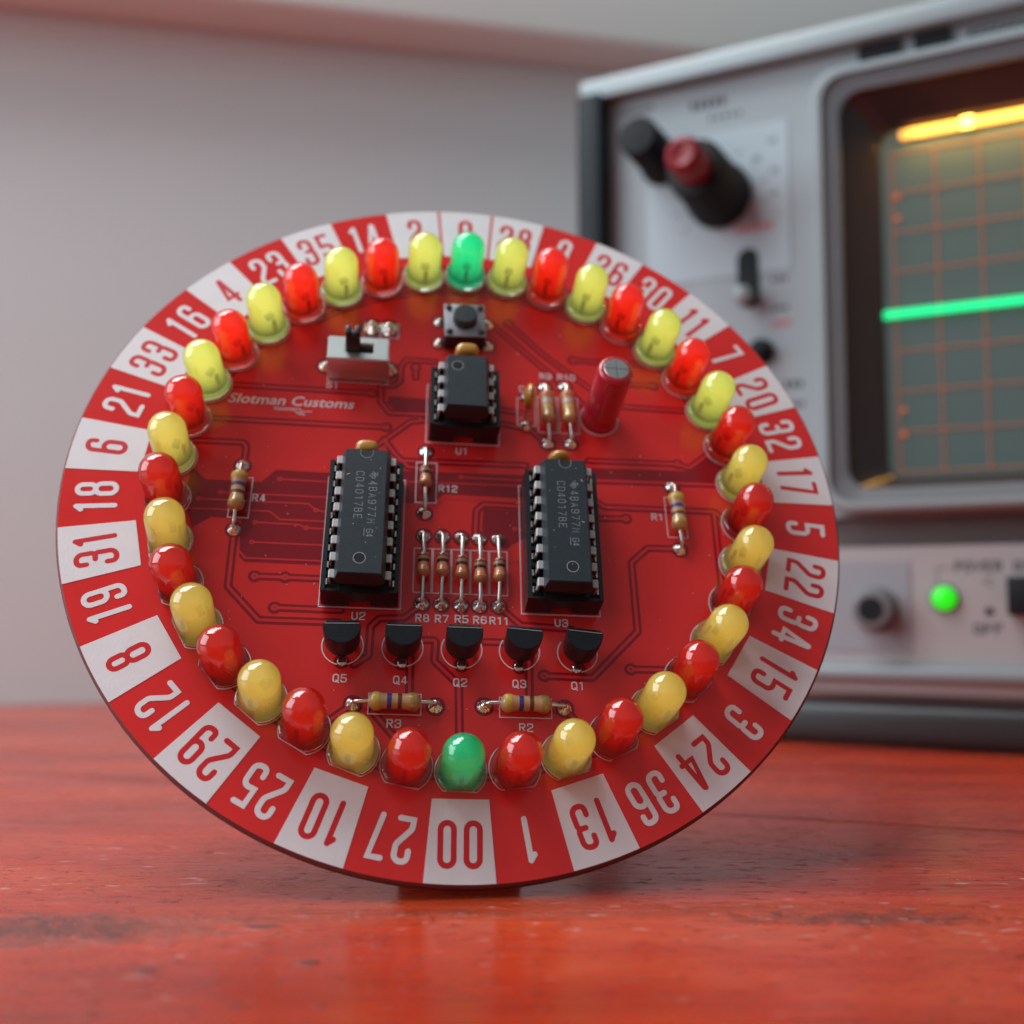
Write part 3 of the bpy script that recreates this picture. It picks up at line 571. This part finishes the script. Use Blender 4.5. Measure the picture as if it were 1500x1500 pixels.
# --- transistors
def transistor(x, y, rot, bent=True):
    o = part('transistor', None, x, y, 0, (0, 0, rot)); r_ = 2.28; fy = 1.15; a0 = math.asin(fy/r_)
    pts = [(r_*math.cos(t), r_*math.sin(t)) for t in [math.pi-a0+(math.pi+2*a0)*i/22 for i in range(23)]]
    n = len(pts); z0, z1 = 1.75, 5.9; mb = MB(); ch = 0.85
    vs = [(px*0.96, py*0.96, z0) for px, py in pts]+[(px, py, z1-ch if py > fy-0.01 else z1-ch) for px, py in pts]
    top = [(px*0.985, min(py*0.985, fy-0.78), z1) for px, py in pts]
    vs += top
    fs = [tuple(reversed(range(n)))]
    for j in (0, 1): fs += [(j*n+i, j*n+(i+1) % n, (j+1)*n+(i+1) % n, (j+1)*n+i) for i in range(n)]
    fs.append(tuple(range(2*n, 3*n))); mb.add(vs, fs); sub('body', welded(mb.mesh('body', 'transistor_plastic'), 0.06, 30), o)
    sub('edge_glint', MB().box(-2.06, 2.06, fy-0.84, fy-0.76, z1-0.05, z1+0.025).mesh('edge_glint', 'chip_mark_glint'), o)  # pale strip paints the highlight along the moulded edge
    for k, lx in enumerate((-1.27, 0, 1.27)):  # metal legs coloured black for the dark surroundings they reflect
        yy = -2.15 if k == 1 else 0
        if k == 1: sub('leg', MB().bbox(-0.46, 0.46, yy-0.22, yy+0.22, 0.05, 1.25, 0.06, 1).bbox(-0.45, 0.45, yy-0.2, 0, 1.0, 1.9, 0.05, 1).mesh('leg', 'dark_lead'), o)
        else: sub('leg', MB().tube([(lx, 0, 1.9), (lx, 0, 1.35), (lx, 0, 0.8), (lx, 0, 0.05)], 0.32, 6).mesh('leg', 'dark_lead', 40), o)
    sub('solder_fillet', MB().lathe([(0.66, 0.03), (0.62, 0.15), (0.5, 0.3), (0.1, 0.34)], 12, 0, -2.15).mesh('solder_fillet', 'solder', 60), o)
    rr_ = 2.57; arc = [(rr_*math.cos(t), rr_*math.sin(t)) for t in [R(150)+R(105)*i/14 for i in range(15)]]; ar2 = [(-px, py) for px, py in arc]
    sub('printed_outline', MB().ribbon(arc, 0.15, 0).ribbon(ar2, 0.15, 0.001).mesh('printed_outline', 'silk_thin'), o, (0, 0, 0.054))
    part('clearance_area', MB().disc(0, -2.15, 0.95, 0).mesh('clearance_area', 'bare_mask'), x, y, 0.0245)
for x, rz in ((-14.94, 2), (-7.47, 0), (-0.03, 0), (7.35, -4), (14.82, -5)): transistor(x, -24.08, R(rz))

# --- ceramic capacitors
def superdrop(rx, ry, rz, nx=18, nz=12, p=2.6):
    mb = MB(); vs = []; fs = []
    f = lambda c: math.copysign(abs(c)**(2/p), c)
    for j in range(nz+1):
        t = -math.pi/2+math.pi*j/nz
        for i in range(nx):
            a = 2*math.pi*i/nx; vs.append((rx*f(math.cos(t))*f(math.cos(a)), ry*f(math.cos(t))*math.copysign(abs(math.sin(a)), math.sin(a)), rz*f(math.sin(t))))
    for j in range(nz):
        for i in range(nx): k = (i+1) % nx; fs.append((j*nx+i, j*nx+k, (j+1)*nx+k, (j+1)*nx+i))
    return mb.add(vs, fs)
def capacitor(x, y, z, rx, ry, rz, rot, leads, p=2.6):
    o = part('ceramic_capacitor', None, x, y, 0, (0, 0, rot)); sub('body', superdrop(rx, ry, rz, p=p).mesh('body', 'ceramic', 60), o, (0, 0, z))
    for (a, b) in leads:
        sub('lead', MB().tube([(a*0.6, b*0.6, z-rz*0.7), (a*0.9, b*0.9, 0.9), (a, b, 0.1)], 0.24, 8).mesh('lead', 'lead_wire', 60), o)
        c = Vector((a, b)); c.rotate(Matrix.Rotation(rot, 2)); pad(x+c.x, y+c.y, 0.95)
capacitor(0.05, 20.2, 4.0, 1.75, 1.05, 2.0, 0, [(-2.5, 0), (2.5, 0)], p=4)
capacitor(-13.3, 3.0, 3.3, 1.62, 1.0, 2.0, 0, [(-2.5, 0), (2.5, 0)], p=4)
capacitor(12.95, 3.3, 3.3, 1.6, 1.0, 2.0, 0, [(-2.5, 0), (2.5, 0)], p=2.2)
capacitor(9.12, 13.7, 3.6, 0.85, 1.9, 2.0, R(-3), [(0, 2.6), (0, -2.6)], p=2.1)
for q in ([(8.4, 16.05), (7.76, 16.05), (7.74, 11.2), (8.4, 11.2)], [(9.7, 11.2), (10.36, 11.2), (10.36, 16.05), (9.7, 16.05)]):
    part('printed_outline', MB().ribbon(q, 0.14, 0).mesh('printed_outline', 'silk_thin'), 0, 0, 0.0525)

# --- electrolytic capacitor
ec = part('electrolytic_capacitor', None, 19.7, 13.05, 0, (R(-2.2), R(2.0), 0))
H = 11.4
sub('sleeve', MB().lathe([(2.35, 0.1), (2.55, 0.35), (2.55, 1.3), (2.38, 1.75), (2.38, 1.95), (2.52, 2.3), (2.52, H-0.9), (2.46, H-0.45), (2.25, H-0.12), (1.95, H), (1.72, H-0.03)], 40).mesh('sleeve', 'sleeve', 50), ec)
st = MB()
for i in range(8):
    a0, a1 = R(-112+8.5*i), R(-112+8.5*(i+1)); rr_ = 2.535
    st.add([(rr_*math.cos(a0), rr_*math.sin(a0), 2.35), (rr_*math.cos(a1), rr_*math.sin(a1), 2.35), (rr_*math.cos(a1), rr_*math.sin(a1), H-0.95), (rr_*math.cos(a0), rr_*math.sin(a0), H-0.95)], [(0, 1, 2, 3)])
sub('stripe', st.mesh('stripe', 'sleeve_stripe', 60), ec)
sub('top_plate', MB().lathe([(1.74, H-0.03), (1.70, H+0.03), (0.4, H+0.05)], 32).mesh('top_plate', 'aluminium', 50), ec)
sub('vent_score', MB().box(-1.6, 1.6, -0.09, 0.09, H+0.035, H+0.06).box(-0.09, 0.09, -1.6, 1.6, H+0.034, H+0.063).mesh('vent_score', 'groove'), ec)
part('printed_outline', MB().ring(0, 0, 2.72, 2.90, 0, 48).mesh('printed_outline', 'silk_thin'), 19.7, 13.0, 0.0525)

# --- slide switch
sw = part('slide_switch', None, -15.4, 19.55, 0, (0, 0, R(0.5)))
mb = MB(); hx, hy, zt = 4.3, 2.05, 5.0

def rz(x0, x1, y0, y1, z): return [(x0, y0, z), (x1, y0, z), (x1, y1, z), (x0, y1, z)]
def zloft(rings):
    m_ = MB(); n = len(rings[0]); return m_.add([p for q in rings for p in q], [(j*n+i, j*n+(i+1) % n, (j+1)*n+(i+1) % n, (j+1)*n+i) for j in range(len(rings)-1) for i in range(n)])
sub('shell', welded(zloft([rz(-hx, hx, -hy, hy, 0.3), rz(-hx, hx, -hy, hy, zt), rz(-1.75, 2.15, -0.78, 0.78, zt), rz(-1.75, 2.15, -0.78, 0.78, 3.5)]).mesh('shell', 'shell_metal'), 0.16, 30), sw)
sub('slot', MB().box(-1.74, 2.14, -0.77, 0.77, 0.4, 3.9).mesh('slot', 'knob_black'), sw)
mb = MB(); mb.bbox(-1.72, 0.28, -0.74, 0.74, 3.91, 8.0, 0.12, 2); mb.bbox(-1.72, -0.98, -0.72, 0.72, 7.6, 9.0, 0.14, 2); mb.bbox(-0.46, 0.28, -0.72, 0.72, 7.6, 9.0, 0.14, 2)
sub('slider', mb.mesh('slider', 'knob_black', 40), sw)
for s in (-1, 1):
    sub('tab', MB().box(s*4.32-0.12, s*4.32+0.12, -0.6, 0.6, 0.05, 2.2).mesh('tab', 'tin'), sw)
    pad(-15.4+s*4.65, 19.8, 1.15)
rectline('printed_outline', -19.7, -11.1, 17.2, 21.9, z=0.0532)
for x in (-13.85, -11.35): pad(x, 27.6, 1.45)
rectline('printed_outline', -15.05, -12.62, 25.85, 28.5, z=0.0534); rectline('printed_outline', -12.5, -9.9, 25.85, 28.5, z=0.0536)
# --- push button
pb = part('push_button', None, -0.22, 27.25, 0, (0, 0, R(2)))
sub('housing', MB().bbox(-2.95, 2.95, -2.95, 2.95, 0.2, 3.25, 0.12, 1).mesh('housing', 'socket_plastic'), pb)
sub('cover_plate', MB().bbox(-3.05, 3.05, -3.05, 3.05, 3.255, 3.52, 0.09, 2).mesh('cover_plate', 'plate_metal', 40), pb)
for sx_ in (-1, 1):
    for sy_ in (-1, 1): sub('rivet', MB().lathe([(0.5, 3.5), (0.48, 3.75), (0.3, 3.9), (0.05, 3.92)], 14, sx_*2.35, sy_*2.3).mesh('rivet', 'plunger', 50), pb)
sub('plunger', MB().lathe([(1.8, 3.5), (1.75, 4.9), (1.62, 5.05), (0.2, 5.08)], 32).mesh('plunger', 'plunger', 40), pb)
for x in (-3.75, 3.45):
    for y in (25.4, 29.55): pad(x, y, 1.0)

# --- lights around the ring
def lens_mesh(m):
    prof = [(2.5, 1.0), (2.5, 6.05)]+[(2.5*math.cos(R(t)), 6.1+2.5*math.sin(R(t))) for t in range(6, 90, 6)]+[(0.04, 8.6)]
    return MB().lathe(prof, 40).mesh('lens', m, 50)
def flange_mesh(m):
    clampy = lambda p: (p[0], min(p[1], 2.5), p[2])
    return MB().lathe([(2.8, 0.06), (2.98, 0.2), (2.98, 0.98), (2.86, 1.1), (2.502, 1.12)], 44, fn=clampy).mesh('flange', m, 40)
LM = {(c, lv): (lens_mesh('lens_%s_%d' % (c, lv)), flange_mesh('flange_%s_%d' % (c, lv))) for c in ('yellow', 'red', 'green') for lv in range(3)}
FRM = MB().box(-0.24, 0.24, -1.85, -1.45, 0.9, 3.1).box(-0.6, 0.6, -1.2, -0.4, 2.9, 3.6).box(-0.24, 0.24, 1.45, 1.85, 0.9, 3.0).mesh('lead_frame', 'dark_lead')
ringm = MB().ribbon([(3.12*math.cos(R(t)), 3.12*math.sin(R(t))) for t in range(127, 414, 6)], 0.14, 0, closed=True).mesh('printed_outline', 'silk_thin')
for k, num in enumerate(SEQ):
    a = 2*math.pi*k/38; c = 'green' if num <= 0 else ('yellow' if k % 2 else 'red'); rl = 39.4
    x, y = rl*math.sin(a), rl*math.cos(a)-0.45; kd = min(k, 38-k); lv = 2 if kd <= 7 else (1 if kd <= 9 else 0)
    o = part('light', None, x, y, random.uniform(0.05, 0.25), (R(random.gauss(0, 1.6)+(-4.5 if k == 18 else 0)), R(random.gauss(0, 1.6)), -a))
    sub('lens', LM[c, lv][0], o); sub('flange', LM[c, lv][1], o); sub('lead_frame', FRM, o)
    part('printed_outline', ringm, x, y, 0.0545, (0, 0, -a))

# ================================================================== PROP BEHIND THE BOARD
pr = link('prop_block', None, None, (-3.0, 9.2, TZ), (0, 0, R(6))); tag(pr, 'small black and bronze block standing behind the foot of the board', 'block')
def wedge(x0, x1):
    mb = MB(); s = math.tan(R(26.1)); y0 = -1.2; h = 34
    vs = [(x0, y0, 0), (x1, y0, 0), (x1, y0+18, 0), (x0, y0+18, 0), (x0, y0+h*0.49, h), (x1, y0+h*0.49, h), (x1, y0+18+h*0.49, h), (x0, y0+18+h*0.49, h)]
    return mb.add(vs, [(0,3,2,1),(4,5,6,7),(0,1,5,4),(1,2,6,5),(2,3,7,6),(3,0,4,7)])
wedge(-2.0, 8.0).obj('body', 'prop_black', pr); wedge(-7.0, -2.02).obj('band', 'prop_bronze', pr)

# ================================================================== OSCILLOSCOPE
so = link('oscilloscope', None, None, (102.27, 127.24, TZ), (0, 0, R(-27)))
tag(so, 'grey bench oscilloscope with green trace and orange lit grid behind the board', 'oscilloscope')
def sp(name, mb, m, parent=None, smooth=None, loc=(0, 0, 0), rot=(0, 0, 0)): return mb.obj(name, m, parent or so, loc, rot, smooth)
U0, U1, Z0, Z1 = -87.3, 190.0, 13.2, 176.5
sp('case', MB().bbox(U0+2, U1-2, 6.2, 118, Z0+1.5, Z1-2, 2.0, 2), 'scope_case', smooth=40)
sp('side_trim', MB().bbox(U0, U0+7.0, -7, 40, Z0, Z1-5.0, 1.0, 2), 'scope_side', smooth=40)
sp('side_trim', MB().bbox(U1-7, U1, -7, 40, Z0, Z1-5.0, 1.0, 2), 'scope_side', smooth=40)
sp('top_trim', MB().bbox(U0, U1, -4.5, 30, Z1-5.6, Z1, 0.8, 2), 'scope_silver', smooth=40)
sp('bottom_trim', MB().bbox(U0+7.1, U1-7.1, -6, 8, 15.8, 19.0, 0.9, 2), 'scope_silver', smooth=40)
sp('base_strip', MB().box(U0+7.2, U1-7.2, -3, 8, 12.6, 15.7), 'panel_lower')
pm_ = MB(); pm_.box(U0+7.05, -21.0, 0, 6, 54.2, Z1-5.9); pm_.box(104.5, U1-7.05, 0, 6, 54.2, Z1-5.9); pm_.box(-20.99, 104.49, 0, 6, 162.0, Z1-5.9); pm_.box(-20.99, 104.49, 0, 6, 54.2, 57.5)
sp('upper_panel', pm_, 'panel_blue')
sp('recess_strip', MB().box(U0+7.1, U1-7.1, 2.5, 6, 46.8, 54.1), 'recess_shade')  # recess shadow is put into the strip's dark colour
sp('lower_panel', MB().box(U0+7.05, U1-7.05, -2.0, 5.9, 19.1, 46.7), 'panel_lower')
sp('scale_plate', MB().box(-69.5, -31.5, -0.25, -0.01, 117.5, 156.5), 'panel_white')
sp('jack_plate', MB().box(-40, -5.2, -2.3, -2.01, 22.2, 43.2), 'panel_grey')
# screen bezel: frame, hood, screen
fx0, fx1, fz0, fz1 = -24.6, 108.0, 55.0, 164.8; ix0, ix1, iz0, iz1 = -18.4, 102, 60.5, 158.6; sx0, sx1, sz0, sz1 = -10.2, 94.5, 63.2, 149.8
def rrect(x0, x1, z0, z1, r_, y, n=6):
    out = []
    for cx, cz, a0 in ((x1-r_, z0+r_, -90), (x1-r_, z1-r_, 0), (x0+r_, z1-r_, 90), (x0+r_, z0+r_, 180)):
        for i in range(n+1): a = R(a0+90*i/n); out.append((cx+r_*math.cos(a), y, cz+r_*math.sin(a)))
    return out
def loft(rings, mi=0):
    mb = MB(); n = len(rings[0]); vs = [p for q in rings for p in q]; fs = []
    for j in range(len(rings)-1): fs += [(j*n+i, j*n+(i+1) % n, (j+1)*n+(i+1) % n, (j+1)*n+i) for i in range(n)]
    return mb.add(vs, fs)
sp('bezel_lip', loft([rrect(fx0, fx1, fz0, fz1, 6.5, 0.01), rrect(fx0, fx1, fz0, fz1, 6.5, -4.6), rrect(fx0+0.9, fx1-0.9, fz0+0.9, fz1-0.9, 6, -5.6), rrect(fx0+2.2, fx1-2.2, fz0+2.2, fz1-2.2, 6, -5.6)]), 'bezel_lip', smooth=35)
sp('bezel_frame', loft([rrect(fx0+2.2, fx1-2.2, fz0+2.2, fz1-2.2, 6, -5.6), rrect(fx0+2.3, fx1-2.3, fz0+2.3, fz1-2.3, 6, -4.6), rrect(ix0, ix1, iz0, iz1, 5.5, -3.6), rrect(ix0, ix1, iz0, iz1, 5.5, -2.0)]), 'bezel_grey', smooth=35)
sp('screen_hood', loft([rrect(ix0, ix1, iz0, iz1, 5.5, -2.0), rrect(sx0, sx1, sz0, sz1, 4, 4.2)]), 'bezel_dark', smooth=35)
sp('screen', MB().add(rrect(sx0-1, sx1+1, sz0-1, sz1+1, 4, 4.6), [tuple(range(28))]), 'phosphor')
for k in range(11): sp('graticule_line', MB().box(-7.4+10*k-0.09, -7.4+10*k+0.09, 4.30, 4.42, 64.9, 143.9), 'graticule_glow')
for k in range(9): sp('graticule_line', MB().box(-7.4, 92.6, 4.28, 4.40, 64.9+9.87*k-0.09, 64.9+9.87*k+0.09), 'graticule_glow')
for z in (133.0, 127.6, 80.0, 74.0): sp('scale_mark', MB().box(-7.0, -5.6, 4.2, 4.27, z-0.45, z+0.45), 'graticule_glow')
sp('trace_line', MB().bbox(-10.0, 93.5, 3.3, 3.5, 102.6, 104.6, 0.09, 1), 'trace_glow')
sp('lamp_strip', MB().bbox(-5.2, 90, 3.6, 4.2, 147.0, 149.3, 0.2, 2), 'lamp_bar'); sp('lamp_bulb', MB().bbox(8.9, 11.7, 3.0, 3.58, 147.0, 149.6, 0.28, 2), 'lamp_spot')
gl_ = bpy.data.lights.new('graticule_lamp', 'AREA'); gl_.shape = 'RECTANGLE'; gl_.size = 0.09; gl_.size_y = 0.003; gl_.energy = 0.05; gl_.color = (1.0, 0.50, 0.10)
glo = bpy.data.objects.new('graticule_lamp', gl_); COL.objects.link(glo); glo.parent = so; glo.location = (42*MM, 1.2*MM, 150.4*MM); glo.rotation_euler = (R(18), 0, 0)
# knobs and switches on the left
def yl(prof, n=28): return MB().lathe(prof, n, fn=lambda p: (p[0], -p[2], p[1]))
kb = link('range_knob', None, so, (-49.5, 0, 139.0))
yl([(8.6, 0.1), (8.6, 3), (7.9, 4), (7.4, 21), (6.8, 22), (0.5, 22.2)]).obj('knob_body', 'scope_black', kb, smooth=40)
yl([(4.7, 22.21), (4.6, 30), (4.0, 31.6), (3.0, 32), (2.1, 31.5), (0.3, 31.4)]).obj('knob_cap', 'scope_red', kb, smooth=50)
k2 = link('position_knob', None, so, (-65.0, 0, 151.0))
yl([(6.2, 0.1), (6.0, 2), (5.4, 3), (5.2, 19), (4.6, 20), (0.4, 20.2)]).obj('knob_body', 'scope_black', k2, smooth=40); MB().bbox(4.2, 6.6, -12, -2, -1, 1, 0.4, 2).obj('pointer', 'scope_black', k2, smooth=40)
ss = link('lever_switch', None, so, (-42.4, 0, 116.4))
def caps(r_, h, n=10): return [(r_*math.cos(R(180*i/n)), h+r_*math.sin(R(180*i/n))) for i in range(n+1)]+[(r_*math.cos(R(180+180*i/n)), -h+r_*math.sin(R(180+180*i/n))) for i in range(n+1)]
MB().add([(x, -0.34, z) for x, z in caps(2.8, 5.0)], [tuple(range(22))]).obj('slot', 'scope_black', ss)
MB().tube([(0, 0, -4.6), (-0.1, -3, -5.2), (-0.2, -6, -5.8), (-0.2, -6.8, -5.9)], [1.5, 2.1, 2.5, 1.4], 16).obj('lever', 'scope_silver', ss, smooth=50)
yl([(3.4, 0.1), (3.4, 1), (1.8, 1.2), (1.8, 5), (0.3, 5.2)]).obj('trim_knob', 'scope_black', so, (-39.5, 0, 96.8), smooth=40)
# input jack and lamp below the screen
jk = link('input_jack', None, so, (-13.0, -2.3, 32.0))
yl([(5.4, 0.0), (5.2, 1.2), (4.5, 1.4), (4.4, 7.0), (4.0, 7.2), (2.9, 7.2), (2.8, 6.9)]).obj('collar', 'stand_grey', jk, smooth=40); yl([(2.9, 7.25), (2.8, 7.3), (0.2, 7.3)]).obj('socket_hole', 'scope_black', jk)
yl([(3.4, 0.02), (3.3, 0.5), (2.95, 0.6)]).obj('lamp_rim', 'stand_grey', so, (2.2, -2.0, 34.6), smooth=40)
yl([(2.75, 0.3), (2.6, 1.4), (1.8, 2.2), (0.2, 2.5)]).obj('power_lamp', 'power_glow', so, (2.2, -2.0, 34.6), smooth=60)
sp('power_button', MB().bbox(15.6, 27, -7, -1.9, 30.8, 39.3, 0.5, 2), 'scope_black', smooth=40)
# printed words; local x right, drawn on the panel plane
def print_on(name, mb, m, y): return mb.obj(name, m, so, (0, y, 0), (R(90), 0, 0))
mb = MB(); text(mb, 'POWER ON', 4.9, 40.7, 1.25, 2.1, 0.46, 0.75, 0, widths={'W': 1.2}, rad=0.4); print_on('printed_word', mb, 'print_dark', -2.03)
mb = MB(); text(mb, 'OFF', 8.4, 26.5, 1.4, 2.1, 0.46, 0.8, 0, rad=0.4); print_on('printed_word', mb, 'print_dark', -2.03)
print_on('printed_bracket', MB().ribbon([(0.8, 37.8), (0.8, 41.6), (3.8, 41.6)], 0.22, 0), 'print_dark', -2.03)
print_on('printed_arrow', MB().ribbon([(12.6, 39.2), (10.6, 38.2), (12.6, 37.2)], 0.3, 0), 'print_dark', -2.03)
print_on('printed_square', MB().poly([(10.8, 30.6), (12.6, 30.6), (12.6, 32.4), (10.8, 32.4)], 0), 'print_dark', -2.03)
for a_, b_ in ((-13.6, -4.0), (-0.6, 7.5)): sp('name_plate', MB().box(a_, b_, -1.6, -0.01, 166.6, 170.4), 'scope_black')
def dashes(mb, x, z, n, wd, h, gap):
    for i in range(n): mb.poly([(x+i*(wd+gap), z), (x+i*(wd+gap)+wd, z), (x+i*(wd+gap)+wd, z+h), (x+i*(wd+gap), z+h)], 0)
def word(y, m, *a):
    mb = MB(); dashes(mb, *a); print_on('printed_word', mb, m, y)
word(-0.03, 'print_dark', 11.5, 167.6, 7, 1.2, 2.0, 0.7); word(-0.03, 'print_dark', -57.0, 163.6, 5, 1.3, 2.4, 0.7); word(-0.03, 'print_dark', -52, 160.0, 5, 1.0, 1.2, 0.9)
for z in (122.5, 114.5, 107.0): word(-0.03, 'print_dark', -36.5, z, 3, 0.9, 1.3, 0.6)
word(-0.03, 'print_dark', -33.8, 87.0, 3, 1.1, 1.8, 0.6); word(-0.03, 'print_dark', -33.8, 82.0, 4, 0.8, 1.5, 0.5)
for x, z in ((-36.5, 151), (-40.5, 147), (-36, 143), (-36.5, 137)): word(-0.28, 'print_dark', x, z, 2, 0.7, 1.0, 0.4)
word(-0.28, 'print_red', -45.0, 128.4, 6, 1.0, 1.9, 0.6); word(-0.03, 'print_red', -36.5, 103.0, 4, 0.8, 1.4, 0.5); word(-0.03, 'print_dark', -76, 166.5, 6, 0.9, 1.5, 0.6)
for i in range(11):
    a_ = R(-130+26*i); print_on('scale_tick', MB().ribbon([(-49.5+11.2*math.sin(a_), 139+11.2*math.cos(a_)), (-49.5+13*math.sin(a_), 139+13*math.cos(a_))], 0.3, 0, cap=False), 'print_dark', -0.28)
# folding stand and feet beneath
sp('stand_bar', MB().bbox(U0+10, U1-10, -5.5, 5.0, 0.4, 10.4, 3.0, 4), 'stand_dark', smooth=40)
for u in (-66, 150): sp('foot', MB().bbox(u-7, u+9, -6.4, 5, 0.0, 9.5, 2.0, 3), 'rubber', smooth=40)
for u in (-66, 150): sp('rear_foot', MB().bbox(u-6, u+6, 96, 110, 0.0, 15.0, 2.0, 2), 'rubber', smooth=40)

# fine dust lying on the board and chips
mb = MB(); rnd = random.Random(3)
for i in range(150):
    a_, q_ = rnd.uniform(0, 6.283), 37*math.sqrt(rnd.random()); x, y, z_ = q_*math.cos(a_), q_*math.sin(a_), 0.058
    if i % 6 == 0: x, y, z_ = rnd.choice((-13.15, 12.89))+rnd.uniform(-2.4, 2.4), -8.95+rnd.uniform(-8.4, 8.4), 8.268
    l_, w_, t_ = rnd.uniform(0.03, 0.09), rnd.uniform(0.015, 0.035), rnd.uniform(0, 3.14)
    if i % 11 == 0: l_ *= 3.0
    c_, s_ = math.cos(t_), math.sin(t_)
    mb.add([(x+c_*u-s_*v, y+s_*u+c_*v, z_+h) for h in (0, 0.02) for u, v in ((-l_, -w_), (l_, -w_), (l_, w_), (-l_, w_))], [(3, 2, 1, 0), (4, 5, 6, 7), (0, 1, 5, 4), (1, 2, 6, 5), (2, 3, 7, 6), (3, 0, 4, 7)])
tag(part('dust', mb.mesh('dust', 'silk_thin')), kind='stuff')
